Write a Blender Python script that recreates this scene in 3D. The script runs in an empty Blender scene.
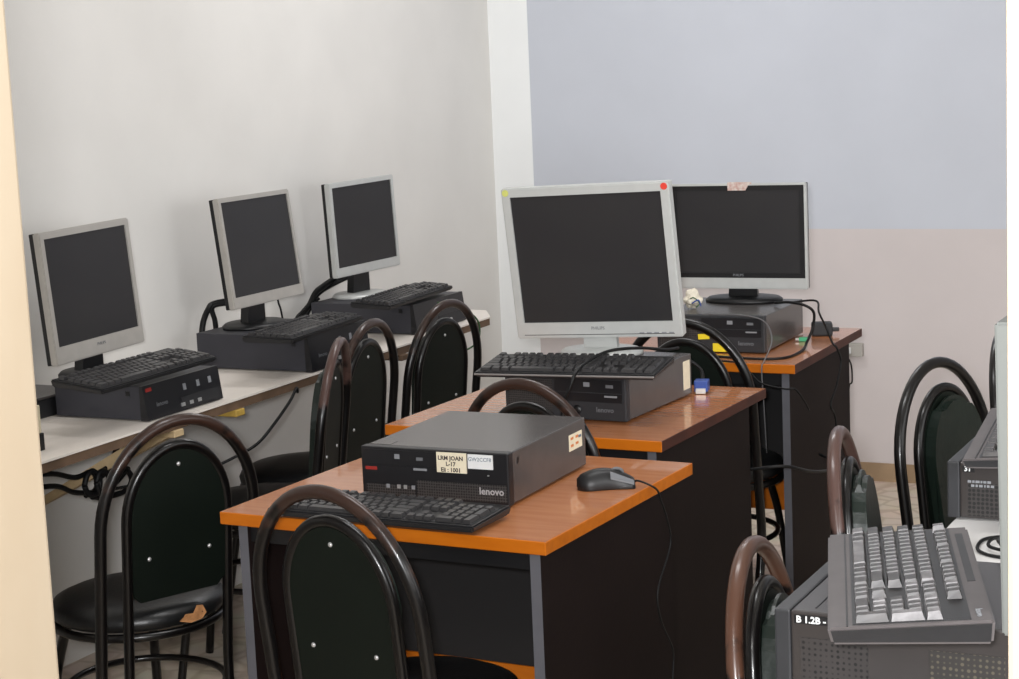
import bpy, bmesh, math, random
from mathutils import Vector, Matrix
random.seed(7)
R = math.radians
PI = math.pi
SC = bpy.context.scene
COL = SC.collection

# ------------------------------------------------------------------ materials
def lin(c):
    c = c / 255.0
    return c / 12.92 if c <= 0.04045 else ((c + 0.055) / 1.055) ** 2.4

def rgb(r, g, b):
    return (lin(r), lin(g), lin(b), 1.0)

def mat(name, col, rough=0.5, spec=0.5, metal=0.0, var=0.0, scale=20.0, col2=None, bump=0.0, bscale=None, coat=0.0, stretch=None):
    m = bpy.data.materials.new(name)
    m.use_nodes = True
    nt = m.node_tree
    b = nt.nodes['Principled BSDF']
    b.inputs['Base Color'].default_value = col
    b.inputs['Roughness'].default_value = rough
    b.inputs['Metallic'].default_value = metal
    b.inputs['Specular IOR Level'].default_value = spec
    b.inputs['Coat Weight'].default_value = coat
    tc = nt.nodes.new('ShaderNodeTexCoord')
    mp = nt.nodes.new('ShaderNodeMapping')
    nt.links.new(tc.outputs['Object'], mp.inputs['Vector'])
    if stretch:
        mp.inputs['Scale'].default_value = stretch
    if var > 0 or col2:
        n = nt.nodes.new('ShaderNodeTexNoise')
        n.inputs['Scale'].default_value = scale
        n.inputs['Detail'].default_value = 6
        nt.links.new(mp.outputs['Vector'], n.inputs['Vector'])
        r = nt.nodes.new('ShaderNodeValToRGB')
        c2 = col2 or tuple(max(0, x * (1 - var)) for x in col[:3]) + (1,)
        r.color_ramp.elements[0].position = 0.35
        r.color_ramp.elements[1].position = 0.65
        r.color_ramp.elements[0].color = c2
        r.color_ramp.elements[1].color = col
        nt.links.new(n.outputs['Fac'], r.inputs['Fac'])
        nt.links.new(r.outputs['Color'], b.inputs['Base Color'])
    if bump > 0:
        n2 = nt.nodes.new('ShaderNodeTexNoise')
        n2.inputs['Scale'].default_value = bscale or scale * 4
        nt.links.new(mp.outputs['Vector'], n2.inputs['Vector'])
        bp = nt.nodes.new('ShaderNodeBump')
        bp.inputs['Strength'].default_value = bump
        bp.inputs['Distance'].default_value = 0.002
        nt.links.new(n2.outputs['Fac'], bp.inputs['Height'])
        nt.links.new(bp.outputs['Normal'], b.inputs['Normal'])
    return m

M = {}
M['wall'] = mat('wall_paint_grey', rgb(223, 221, 217), 0.75, 0.3, var=0.05, scale=3, bump=0.12, bscale=60)
M['cream'] = mat('wall_paint_cream', rgb(206, 198, 197), 0.7, 0.3, var=0.04, scale=4, bump=0.1, bscale=50)
M['pale'] = mat('wall_paint_pale', rgb(240, 242, 242), 0.7, 0.3, var=0.03, scale=4, bump=0.1, bscale=50)
M['blue'] = mat('wall_paint_blue', rgb(197, 201, 210), 0.7, 0.3, var=0.04, scale=3)
M['ceil'] = mat('ceiling_paint', rgb(235, 233, 228), 0.8, 0.2, var=0.03, scale=5)
M['jamb'] = mat('jamb_paint', rgb(166, 153, 134), 0.5, 0.3, col2=rgb(158, 143, 122), scale=5, bump=0.1, bscale=30, stretch=(1, 1, 0.4))
M['skirt'] = mat('skirting_tan', rgb(168, 142, 112), 0.6, var=0.2, scale=12)
M['top'] = mat('desk_laminate_cherry', rgb(190, 126, 82), 0.24, 0.55, col2=rgb(178, 112, 70), scale=7, stretch=(1, 9, 1), coat=0.45)
M['edge_or'] = mat('desk_edge_orange', rgb(190, 104, 16), 0.4, 0.35, col2=rgb(178, 94, 12), scale=8, stretch=(1, 6, 6))
M['edge_br'] = mat('desk_edge_brown', rgb(76, 40, 30), 0.5, 0.2, col2=rgb(62, 32, 25), scale=14)
M['panel'] = mat('desk_panel_dark', rgb(30, 22, 21), 0.65, 0.12, var=0.12, scale=9, bump=0.1, bscale=90)
M['panel_edge'] = mat('desk_panel_grey_edge', rgb(92, 92, 98), 0.55, 0.4, var=0.1, scale=20)
M['modesty'] = mat('desk_modesty_grey', rgb(33, 32, 33), 0.6, 0.35, var=0.1, scale=6)
M['shelf'] = mat('shelf_white', rgb(232, 224, 215), 0.5, 0.4, var=0.06, scale=6)
M['shelf_edge'] = mat('shelf_raw_edge', rgb(112, 90, 72), 0.7, 0.3, var=0.3, scale=18)
M['bracket'] = mat('bracket_cream', rgb(205, 180, 140), 0.6, 0.3, var=0.2, scale=25)
M['yellow_wood'] = mat('raw_yellow_wood', rgb(200, 165, 80), 0.6, 0.3, var=0.25, scale=30)
M['black'] = mat('black_plastic', rgb(21, 21, 23), 0.42, 0.45, var=0.15, scale=30)
M['blackm'] = mat('black_matte_plastic', rgb(38, 38, 40), 0.6, 0.4, var=0.1, scale=40, bump=0.1, bscale=600)
M['case'] = mat('case_dark_grey', rgb(78, 74, 73), 0.27, 0.6, var=0.08, scale=25, bump=0.03, bscale=700)
M['case_vent'] = mat('case_vent_grey', rgb(54, 50, 49), 0.3, 0.55, var=0.06, scale=25)
M['case_side'] = mat('case_blue_black', rgb(58, 58, 64), 0.5, 0.4, var=0.08, scale=12)
M['front'] = mat('case_front_black', rgb(26, 26, 29), 0.38, 0.5, var=0.12, scale=20)
M['front2'] = mat('case_front_grey', rgb(48, 49, 52), 0.45, 0.45, var=0.1, scale=20)
M['key'] = mat('key_dark', rgb(52, 51, 52), 0.38, 0.5, var=0.15, scale=60)
M['key_shiny'] = mat('key_worn_shiny', rgb(68, 64, 63), 0.4, 0.4, col2=rgb(48, 45, 45), scale=40)
M['key_worn'] = mat('key_worn_pale', rgb(124, 121, 122), 0.4, 0.4, col2=rgb(92, 89, 90), scale=50)
M['kb'] = mat('keyboard_body', rgb(38, 38, 40), 0.45, 0.45, var=0.12, scale=40)
M['kb_grey'] = mat('keyboard_body_grey', rgb(92, 87, 87), 0.5, 0.4, var=0.1, scale=30)
M['kb_edge'] = mat('keyboard_pale_rim', rgb(120, 116, 114), 0.45, 0.4)
M['silver'] = mat('bezel_silver', rgb(196, 198, 196), 0.38, 0.5, metal=0.25, var=0.05, scale=30)
M['silver_w'] = mat('bezel_silver_warm', rgb(178, 174, 168), 0.38, 0.5, metal=0.25, var=0.06, scale=30)
M['grey_side'] = mat('casing_mid_grey', rgb(118, 121, 118), 0.5, 0.3)
M['screen'] = mat('screen_dark', rgb(42, 41, 42), 0.42, 0.4, col2=rgb(38, 37, 39), scale=5)
M['tube'] = mat('tube_black_enamel', rgb(13, 11, 11), 0.28, 0.4, var=0.25, scale=40, coat=0.1)
M['green'] = mat('back_board_green', rgb(13, 20, 15), 0.5, 0.22, var=0.15, scale=12)
M['vinyl'] = mat('seat_vinyl_black', rgb(20, 21, 22), 0.36, 0.45, var=0.15, scale=20, bump=0.25, bscale=120)
M['vinyl_g'] = mat('back_vinyl_green', rgb(20, 30, 25), 0.33, 0.4, var=0.15, scale=20, bump=0.3, bscale=60)
M['foam'] = mat('torn_foam', rgb(196, 140, 92), 0.85, 0.2, var=0.35, scale=50, bump=0.5, bscale=150)
M['screw'] = mat('screw_steel', rgb(200, 200, 200), 0.3, 0.6, metal=0.6)
M['cable'] = mat('cable_black', rgb(16, 16, 17), 0.5, 0.3, var=0.1, scale=50)
M['cable_g'] = mat('cable_grey', rgb(96, 96, 98), 0.5, 0.4)
M['cable_gr'] = mat('cable_green', rgb(62, 96, 60), 0.5, 0.4, var=0.3, scale=30)
M['red'] = mat('red_mark', rgb(150, 40, 34), 0.5)
M['red_dot'] = mat('red_dot', rgb(214, 62, 48), 0.5)
M['yellow'] = mat('yellow_note', rgb(238, 214, 40), 0.6, var=0.06, scale=60)
M['yellowg'] = mat('yellow_green_dot', rgb(198, 200, 110), 0.6)
M['cream_p'] = mat('cream_paper', rgb(232, 222, 196), 0.7, var=0.06, scale=80)
M['white_p'] = mat('white_paper', rgb(226, 228, 228), 0.65, var=0.04, scale=80)
M['worn_p'] = mat('worn_paper', rgb(214, 204, 196), 0.7, col2=rgb(190, 150, 140), scale=90)
M['ink'] = mat('ink_dark', rgb(58, 50, 48), 0.7)
M['ink_b'] = mat('ink_blue_grey', rgb(96, 112, 128), 0.7)
M['ink_o'] = mat('ink_orange', rgb(206, 128, 70), 0.7)
M['logo'] = mat('logo_silver', rgb(188, 188, 190), 0.4, metal=0.3)
M['logo_d'] = mat('logo_grey', rgb(104, 106, 110), 0.5)
M['icon'] = mat('icon_grey', rgb(132, 134, 138), 0.5)
M['vga'] = mat('connector_blue', rgb(44, 74, 150), 0.45, var=0.1, scale=40)
M['plugw'] = mat('plug_metal', rgb(214, 214, 212), 0.35, metal=0.5)
M['greenplug'] = mat('connector_green', rgb(70, 168, 120), 0.45)
M['socket'] = mat('socket_grey', rgb(168, 164, 158), 0.6)
M['crumple'] = mat('crumpled_paper', rgb(222, 214, 196), 0.8, var=0.15, scale=60)
M['table'] = mat('table_white', rgb(206, 204, 202), 0.5, var=0.05, scale=8)
M['beige'] = mat('adapter_beige', rgb(200, 190, 162), 0.6, var=0.08, scale=30)

def arch_mat(name, brown, z0, z1):
    m = mat(name, rgb(13, 11, 11), 0.3, 0.4, coat=0.1)
    nt = m.node_tree
    b = nt.nodes['Principled BSDF']
    tc = nt.nodes.new('ShaderNodeTexCoord')
    sx = nt.nodes.new('ShaderNodeSeparateXYZ')
    nt.links.new(tc.outputs['Object'], sx.inputs[0])
    n = nt.nodes.new('ShaderNodeTexNoise')
    n.inputs['Scale'].default_value = 22
    n.inputs['Detail'].default_value = 8
    nt.links.new(tc.outputs['Object'], n.inputs['Vector'])
    mr = nt.nodes.new('ShaderNodeMapRange')
    mr.inputs[1].default_value = z0
    mr.inputs[2].default_value = z1
    mr.inputs[3].default_value = -0.35
    mr.inputs[4].default_value = 0.45
    nt.links.new(sx.outputs['Z'], mr.inputs[0])
    ad = nt.nodes.new('ShaderNodeMath')
    nt.links.new(n.outputs['Fac'], ad.inputs[0])
    nt.links.new(mr.outputs[0], ad.inputs[1])
    r = nt.nodes.new('ShaderNodeValToRGB')
    r.color_ramp.elements[0].position = 0.47
    r.color_ramp.elements[1].position = 0.6
    r.color_ramp.elements[0].color = rgb(13, 11, 11)
    r.color_ramp.elements[1].color = brown
    nt.links.new(ad.outputs[0], r.inputs['Fac'])
    nt.links.new(r.outputs['Color'], b.inputs['Base Color'])
    return m

M['tube_worn'] = arch_mat('tube_worn_brown', rgb(50, 34, 28), 0.72, 0.90)
M['tube_rust'] = arch_mat('tube_peeled_rust', rgb(80, 54, 42), 0.70, 0.85)
M['tube_pink'] = arch_mat('tube_peeled_pink', rgb(76, 56, 51), 0.68, 0.86)

def vent_mat(name, base, hole, sc):
    m = mat(name, base, 0.5)
    nt = m.node_tree
    b = nt.nodes['Principled BSDF']
    tc = nt.nodes.new('ShaderNodeTexCoord')
    v = nt.nodes.new('ShaderNodeTexVoronoi')
    v.inputs['Scale'].default_value = sc
    v.inputs['Randomness'].default_value = 0.12
    nt.links.new(tc.outputs['Object'], v.inputs['Vector'])
    r = nt.nodes.new('ShaderNodeValToRGB')
    r.color_ramp.elements[0].position = 0.36
    r.color_ramp.elements[1].position = 0.46
    r.color_ramp.elements[0].color = hole
    r.color_ramp.elements[1].color = base
    nt.links.new(v.outputs['Distance'], r.inputs['Fac'])
    nt.links.new(r.outputs['Color'], b.inputs['Base Color'])
    return m
M['vent'] = vent_mat('vent_mesh_black', rgb(62, 60, 60), rgb(8, 8, 8), 190)
M['vent_side'] = vent_mat('vent_mesh_side', rgb(50, 46, 45), rgb(7, 6, 6), 130)
M['vent_pale'] = vent_mat('vent_mesh_pale', rgb(44, 41, 39), rgb(84, 78, 66), 130)

def floor_mat():
    m = mat('floor_pebble_tile', rgb(190, 168, 142), 0.55, 0.35)
    nt = m.node_tree
    b = nt.nodes['Principled BSDF']
    tc = nt.nodes.new('ShaderNodeTexCoord')
    mp = nt.nodes.new('ShaderNodeMapping')
    mp.inputs['Rotation'].default_value = (0, 0, 0.5)
    nt.links.new(tc.outputs['Object'], mp.inputs['Vector'])
    v = nt.nodes.new('ShaderNodeTexVoronoi')
    v.feature = 'DISTANCE_TO_EDGE'
    v.inputs['Scale'].default_value = 11
    nt.links.new(mp.outputs['Vector'], v.inputs['Vector'])
    r = nt.nodes.new('ShaderNodeValToRGB')
    r.color_ramp.elements[0].position = 0.02
    r.color_ramp.elements[1].position = 0.12
    r.color_ramp.elements[0].color = rgb(205, 186, 164)
    r.color_ramp.elements[1].color = rgb(228, 212, 192)
    nt.links.new(v.outputs['Distance'], r.inputs['Fac'])
    n = nt.nodes.new('ShaderNodeTexNoise')
    n.inputs['Scale'].default_value = 7
    n.inputs['Detail'].default_value = 5
    nt.links.new(mp.outputs['Vector'], n.inputs['Vector'])
    mx = nt.nodes.new('ShaderNodeMix')
    mx.data_type = 'RGBA'
    mx.blend_type = 'MULTIPLY'
    mx.inputs['Factor'].default_value = 0.3
    nt.links.new(r.outputs['Color'], mx.inputs['A'])
    nt.links.new(n.outputs['Color'], mx.inputs['B'])
    hs = nt.nodes.new('ShaderNodeHueSaturation')
    hs.inputs['Saturation'].default_value = 0.9
    hs.inputs['Value'].default_value = 0.92
    nt.links.new(mx.outputs['Result'], hs.inputs['Color'])
    nt.links.new(hs.outputs['Color'], b.inputs['Base Color'])
    return m
M['floor'] = floor_mat()

# ------------------------------------------------------------------ mesh helpers
def box(bm, x0, x1, y0, y1, z0, z1, bev=0.0, seg=2, mi=0):
    vs = [bm.verts.new((x, y, z)) for x in (x0, x1) for y in (y0, y1) for z in (z0, z1)]
    fs = []
    for q in ((0, 1, 3, 2), (4, 6, 7, 5), (0, 4, 5, 1), (2, 3, 7, 6), (0, 2, 6, 4), (1, 5, 7, 3)):
        f = bm.faces.new([vs[i] for i in q])
        f.material_index = mi
        fs.append(f)
    if bev > 0:
        es = list({e for f in fs for e in f.edges})
        r = bmesh.ops.bevel(bm, geom=es, offset=bev, segments=seg, profile=0.6, affect='EDGES')
        for f in r['faces']:
            f.material_index = mi
    return fs

def hull8(bm, pts, mi=0):
    """box from 8 points: bottom 4 (ccw) then top 4 (ccw)"""
    vs = [bm.verts.new(p) for p in pts]
    fs = []
    for q in ((3, 2, 1, 0), (4, 5, 6, 7), (0, 1, 5, 4), (1, 2, 6, 5), (2, 3, 7, 6), (3, 0, 4, 7)):
        f = bm.faces.new([vs[i] for i in q])
        f.material_index = mi
        fs.append(f)
    return fs

def smooth_path(pts, n=8):
    P = [Vector(p) for p in pts]
    if len(P) < 3:
        return P
    out = []
    Q = [P[0] * 2 - P[1]] + P + [P[-1] * 2 - P[-2]]
    for i in range(1, len(Q) - 2):
        a, b, c, d = Q[i - 1], Q[i], Q[i + 1], Q[i + 2]
        for k in range(n):
            t = k / n
            out.append(0.5 * ((2 * b) + (c - a) * t + (2 * a - 5 * b + 4 * c - d) * t * t + (3 * b - a - 3 * c + d) * t ** 3))
    out.append(P[-1])
    return out

def tube(bm, pts, r, ns=10, closed=False, mi=0, cap=True):
    P = [Vector(p) for p in pts]
    n = len(P)
    rings = []
    up = None
    for i in range(n):
        a = P[i - 1] if (i > 0 or closed) else P[i]
        b = P[(i + 1) % n] if (i < n - 1 or closed) else P[i]
        t = (b - a)
        if t.length < 1e-9:
            t = Vector((0, 0, 1))
        t.normalize()
        if up is None:
            up = Vector((0, 0, 1)) if abs(t.z) < 0.9 else Vector((1, 0, 0))
        u = (up - t * up.dot(t))
        if u.length < 1e-6:
            u = t.orthogonal()
        u.normalize()
        up = u
        w = t.cross(u)
        rr = r[i] if isinstance(r, (list, tuple)) else r
        rings.append([bm.verts.new(P[i] + (u * math.cos(2 * PI * k / ns) + w * math.sin(2 * PI * k / ns)) * rr) for k in range(ns)])
    m = n if closed else n - 1
    for i in range(m):
        A, B = rings[i], rings[(i + 1) % n]
        for k in range(ns):
            f = bm.faces.new((A[k], A[(k + 1) % ns], B[(k + 1) % ns], B[k]))
            f.smooth = True
            f.material_index = mi
    if not closed and cap:
        f = bm.faces.new(list(reversed(rings[0]))); f.material_index = mi
        f = bm.faces.new(rings[-1]); f.material_index = mi

def lathe(bm, prof, n=32, mi=0, sx=1.0, sy=1.0, c=(0, 0, 0)):
    rings = []
    for (r, z) in prof:
        if r < 1e-6:
            rings.append([bm.verts.new((c[0], c[1], c[2] + z))])
        else:
            rings.append([bm.verts.new((c[0] + r * sx * math.cos(2 * PI * k / n), c[1] + r * sy * math.sin(2 * PI * k / n), c[2] + z)) for k in range(n)])
    for A, B in zip(rings[:-1], rings[1:]):
        for k in range(n):
            k2 = (k + 1) % n
            if len(A) == 1 and len(B) == 1:
                continue
            if len(A) == 1:
                f = bm.faces.new((A[0], B[k2], B[k]))
            elif len(B) == 1:
                f = bm.faces.new((A[k], A[k2], B[0]))
            else:
                f = bm.faces.new((A[k], A[k2], B[k2], B[k]))
            f.smooth = True
            f.material_index = mi

def extr(bm, outline, y0, y1, mi=0, bev=0.0):
    """prism of an outline in x,z between y0 and y1"""
    A = [bm.verts.new((x, y0, z)) for x, z in outline]
    B = [bm.verts.new((x, y1, z)) for x, z in outline]
    fs = [bm.faces.new(A), bm.faces.new(list(reversed(B)))]
    n = len(A)
    for i in range(n):
        j = (i + 1) % n
        fs.append(bm.faces.new((A[j], A[i], B[i], B[j])))
    for f in fs:
        f.material_index = mi
    if bev > 0:
        es = list({e for f in fs[:2] for e in f.edges})
        bmesh.ops.bevel(bm, geom=es, offset=bev, segments=2, affect='EDGES')
    return fs

def obj(name, bm, mats, parent=None, loc=None, rot=None):
    bmesh.ops.recalc_face_normals(bm, faces=bm.faces[:])
    me = bpy.data.meshes.new(name)
    bm.to_mesh(me)
    bm.free()
    for m in (mats if isinstance(mats, (list, tuple)) else [mats]):
        me.materials.append(M[m] if isinstance(m, str) else m)
    o = bpy.data.objects.new(name, me)
    COL.objects.link(o)
    if parent:
        o.parent = parent
    if loc:
        o.location = loc
    if rot:
        o.rotation_euler = rot
    return o

def B():
    return bmesh.new()

def boxo(name, dims, m, parent=None, bev=0.0, loc=None, rot=None, seg=2):
    bm = B()
    box(bm, *dims, bev=bev, seg=seg)
    return obj(name, bm, m, parent, loc, rot)

def thing(name, label, cat, loc=(0, 0, 0), rz=0, group=None, rot=None):
    o = bpy.data.objects.new(name, None)
    o.empty_display_size = 0.1
    COL.objects.link(o)
    o.location = loc
    o.rotation_euler = rot if rot else (0, 0, rz)
    return tag(o, label, cat, group)

def tag(o, label, cat, group=None):
    o['label'] = label
    o['category'] = cat
    if group:
        o['group'] = group
    return o

def struct(o):
    o['kind'] = 'structure'
    return o

def text(name, s, size, m, parent, loc, rot, align='CENTER', sx=1.0, bold=0.0):
    cu = bpy.data.curves.new(name, 'FONT')
    cu.body = s
    cu.size = size
    cu.extrude = 0.0002
    cu.offset = bold
    cu.align_x = align
    cu.align_y = 'CENTER'
    cu.resolution_u = 2
    t = bpy.data.objects.new(name, cu)
    COL.objects.link(t)
    dg = bpy.context.evaluated_depsgraph_get()
    me = bpy.data.meshes.new_from_object(t.evaluated_get(dg))
    bpy.data.objects.remove(t)
    me.materials.clear()
    me.materials.append(M[m])
    o = bpy.data.objects.new(name, me)
    COL.objects.link(o)
    o.parent = parent
    o.location = loc
    o.rotation_euler = rot
    o.scale = (sx, 1, 1)
    return o

FRONT = (PI / 2, 0, 0)          # text facing -y
RIGHT = (PI / 2, 0, PI / 2)     # text facing +x
LEFT = (PI / 2, 0, -PI / 2)     # facing -x

# ------------------------------------------------------------------ camera
cd = bpy.data.cameras.new('camera')
cam = bpy.data.objects.new('camera', cd)
COL.objects.link(cam)
rt = Vector((0.897, 0.44, -0.043)); fw = Vector((-0.441, 0.885, -0.148))
pitch, roll, yaw = 0.14896999404, -0.043161571719, R(26.5)
fwd = Vector((0, math.cos(pitch), -math.sin(pitch)))
up0 = Vector((0, math.sin(pitch), math.cos(pitch)))
rt0 = Vector((1, 0, 0))
rt = rt0 * math.cos(roll) + up0 * math.sin(roll)
up = -rt0 * math.sin(roll) + up0 * math.cos(roll)
Rz = Matrix.Rotation(yaw, 3, 'Z')
rt, up, fwd = Rz @ rt, Rz @ up, Rz @ fwd
mw = Matrix.Identity(4)
for i in range(3):
    mw[i][0] = rt[i]; mw[i][1] = up[i]; mw[i][2] = -fwd[i]
mw[2][3] = 1.5845678
cam.matrix_world = mw
cd.sensor_width = 36
cd.sensor_fit = 'HORIZONTAL'
cd.lens = 1867.258 / 1019 * 36
cd.clip_start = 0.05
SC.camera = cam

# ------------------------------------------------------------------ room
WL, WR, WF, WD, CH = -3.31, 1.7, 6.57, 1.38, 2.85
bm = B(); box(bm, WL - 0.1, WR + 0.1, -1.6, WF + 0.1, -0.06, 0.0)
struct(obj('floor', bm, 'floor'))
bm = B(); box(bm, WL - 0.1, WR + 0.1, WD - 0.1, WF + 0.1, CH, CH + 0.06)
struct(obj('ceiling', bm, 'ceil'))
bm = B(); box(bm, WL - 0.1, WL, WD - 0.1, WF + 0.1, 0.0, CH)
struct(obj('wall_left', bm, 'wall'))
bm = B(); box(bm, WR, WR + 0.1, WD - 0.1, WF + 0.1, 0.0, CH)
struct(obj('wall_right', bm, 'wall'))
# far wall: pale strip at the corner, blue above, cream below
bm = B()
box(bm, WL, -3.14, WF, WF + 0.1, 0.0, CH, mi=0)
box(bm, -3.14, WR, WF, WF + 0.1, 0.926, CH, mi=1)
box(bm, -3.14, WR, WF, WF + 0.1, 0.0, 0.926, mi=2)
struct(obj('wall_far', bm, ['pale', 'blue', 'cream']))
bm = B(); box(bm, WL, WR, WF - 0.006, WF, 0.0, 0.068)
struct(obj('baseboard_far', bm, 'skirt'))
# doorway wall with the two jambs
JL, JR = -1.197, -0.257
bm = B(); box(bm, WL, JL - 0.05, WD - 0.1, WD, 0, CH); box(bm, JR + 0.05, WR, WD - 0.1, WD, 0, CH); box(bm, JL - 0.05, JR + 0.05, WD - 0.1, WD, 2.15, CH)
struct(obj('wall_door', bm, 'wall'))
bm = B()
box(bm, JL - 0.05, JL, WD - 0.11, WD + 0.0, 0, 2.15, bev=0.004)
box(bm, JL - 0.13, JL - 0.016, WD - 0.125, WD - 0.105, 0, 2.2, bev=0.004)
struct(obj('trim_1', bm, 'jamb'))
bm = B()
box(bm, JR, JR + 0.05, WD - 0.11, WD + 0.0, 0, 2.15, bev=0.004)
box(bm, JR + 0.018, JR + 0.13, WD - 0.125, WD - 0.105, 0, 2.2, bev=0.004)
struct(obj('trim_2', bm, 'jamb'))

# ------------------------------------------------------------------ desks
DW, DD, DT = 0.7029, 0.6653, 0.0246
def desk(s, t, yaw, side_edge, label):
    d = thing('computer_desk', label, 'desk', (s, t, 0), R(yaw), group='cherry topped computer desks')
    # origin: front right corner; x to the left is negative
    bm = B()
    fs = box(bm, -DW, 0, 0, DD, 0.75 - DT, 0.75, bev=0.0015, seg=1)
    for f in bm.faces:
        n = f.normal if f.normal.length else Vector((0, 0, 1))
    bm.normal_update()
    for f in bm.faces:
        c = f.calc_center_median()
        if abs(c.y) < 0.001:
            f.material_index = 1
        elif abs(c.x) < 0.001 or abs(c.x + DW) < 0.001 or abs(c.y - DD) < 0.001:
            f.material_index = 2
    obj('tabletop', bm, ['top', 'edge_or', side_edge], d)
    for x0, x1 in ((-0.043, -0.022), (-DW + 0.028, -DW + 0.049)):
        bm = B()
        box(bm, x0, x1, 0.02, 0.60, 0.0, 0.75 - DT)
        bm.normal_update()
        for f in bm.faces:
            if abs(f.normal.y) > 0.9:
                f.material_index = 1
        obj('side_panel', bm, ['panel', 'panel_edge'], d)
    bm = B(); box(bm, -DW + 0.049, -0.043, 0.03, 0.046, 0.688, 0.75 - DT); obj('front_strip', bm, 'black', d)  # black strip that draws the dark band below the tabletop front
    bm = B(); box(bm, -DW + 0.049, -0.043, 0.36, 0.378, 0.38, 0.75 - DT)
    obj('modesty_panel', bm, 'modesty', d)
    bm = B(); box(bm, -DW + 0.049, -0.043, 0.355, 0.375, 0.26, 0.385, bev=0.001, seg=1)
    r = obj('lower_rail', bm, 'edge_or', d); r['label'] = 'orange lower rail'
    return d
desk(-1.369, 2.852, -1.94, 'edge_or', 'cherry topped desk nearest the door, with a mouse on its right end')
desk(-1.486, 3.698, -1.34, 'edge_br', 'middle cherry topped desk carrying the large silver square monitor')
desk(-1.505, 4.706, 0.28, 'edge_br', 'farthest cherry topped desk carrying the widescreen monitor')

# ------------------------------------------------------------------ shelf along the left wall
sh = thing('wall_shelf', 'long white shelf with raw brown front edge along the left wall', 'shelf', (WL, 1.6, 0.75))
bm = B()
SD = 0.57
o_ = [(0.002, 0), (0.595, 0), (0.541, 3.82), (0.455, 3.96), (0.002, 4.0)]
A = [bm.verts.new((x, y, -0.005)) for x, y in o_]; Bv = [bm.verts.new((x, y, 0)) for x, y in o_]
bm.faces.new(list(reversed(A))); bm.faces.new(Bv)
for i in range(5):
    j = (i + 1) % 5
    bm.faces.new((A[i], A[j], Bv[j], Bv[i]))
obj('white_top', bm, 'shelf', sh)
bm = B()
A = [bm.verts.new((x - 0.003 if x > 0.1 else x, y, -0.028)) for x, y in o_]; Bv = [bm.verts.new((x - 0.003 if x > 0.1 else x, y, -0.0055)) for x, y in o_]
bm.faces.new(list(reversed(A))); bm.faces.new(Bv)
for i in range(5):
    j = (i + 1) % 5
    bm.faces.new((A[i], A[j], Bv[j], Bv[i]))
e = obj('raw_board', bm, 'shelf_edge', sh); e['label'] = 'raw brown board under the white top'
def fx(y):
    return 0.595 - 0.05 * y / 3.80
for y, m in ((2.06, 'bracket'), (2.33, 'yellow_wood'), (3.22, 'shelf_edge')):
    bm = B()
    x1 = fx(y)
    box(bm, 0.004, x1 + 0.003, y - 0.02, y + 0.02, -0.046, -0.0285, bev=0.002, seg=1)
    if m == 'bracket':
        hull8(bm, [(0.004, y - 0.05, -0.30), (0.03, y - 0.05, -0.30), (0.03, y - 0.02, -0.30), (0.004, y - 0.02, -0.30),
                   (x1 - 0.10, y - 0.02, -0.046), (x1 - 0.02, y - 0.02, -0.046), (x1 - 0.02, y + 0.02, -0.046), (x1 - 0.10, y + 0.02, -0.046)])
    obj('bracket', bm, m, sh)

# ------------------------------------------------------------------ right hand table
tb = thing('side_table', 'white topped table at the right edge under the two vented computers', 'table', (-0.74, 2.10, 0))
boxo('tabletop', (0, 0.70, 0, 1.85, 0.72, 0.75), 'table', tb, bev=0.003)
boxo('side_panel', (0.02, 0.68, 0.03, 0.05, 0, 0.72), 'panel', tb)
boxo('side_panel', (0.02, 0.68, 1.78, 1.80, 0, 0.72), 'panel', tb)
boxo('back_panel', (0.50, 0.52, 0.05, 1.78, 0.2, 0.72), 'panel', tb)

# ------------------------------------------------------------------ chairs
ZP, AO, ZSO, LEAN, Y0 = 0.88, 0.183, 0.662, 0.135, -0.112
ZI, AI, ZSI, LI, YI = 0.826, 0.12, 0.672, 0.106, -0.112
SY = 0.06
def arch_pts(zp, a, zs, lean, y0, foot):
    def yy(z):
        if z >= 0.30:
            return y0 - lean * (z - 0.45)
        return y0 + lean * 0.15 - foot * ((0.30 - z) / 0.30) ** 1.3
    L = []
    for k in range(13):
        z = 0.004 + (zs - 0.004) * k / 12
        L.append((-a, yy(z), z))
    n = 26
    for k in range(1, n):
        t = PI * k / n
        z = zs + (zp - zs) * math.sin(t)
        L.append((-a * math.cos(t), yy(z), z))
    for k in range(12, -1, -1):
        z = 0.004 + (zs - 0.004) * k / 12
        L.append((a, yy(z), z))
    return L

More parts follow.
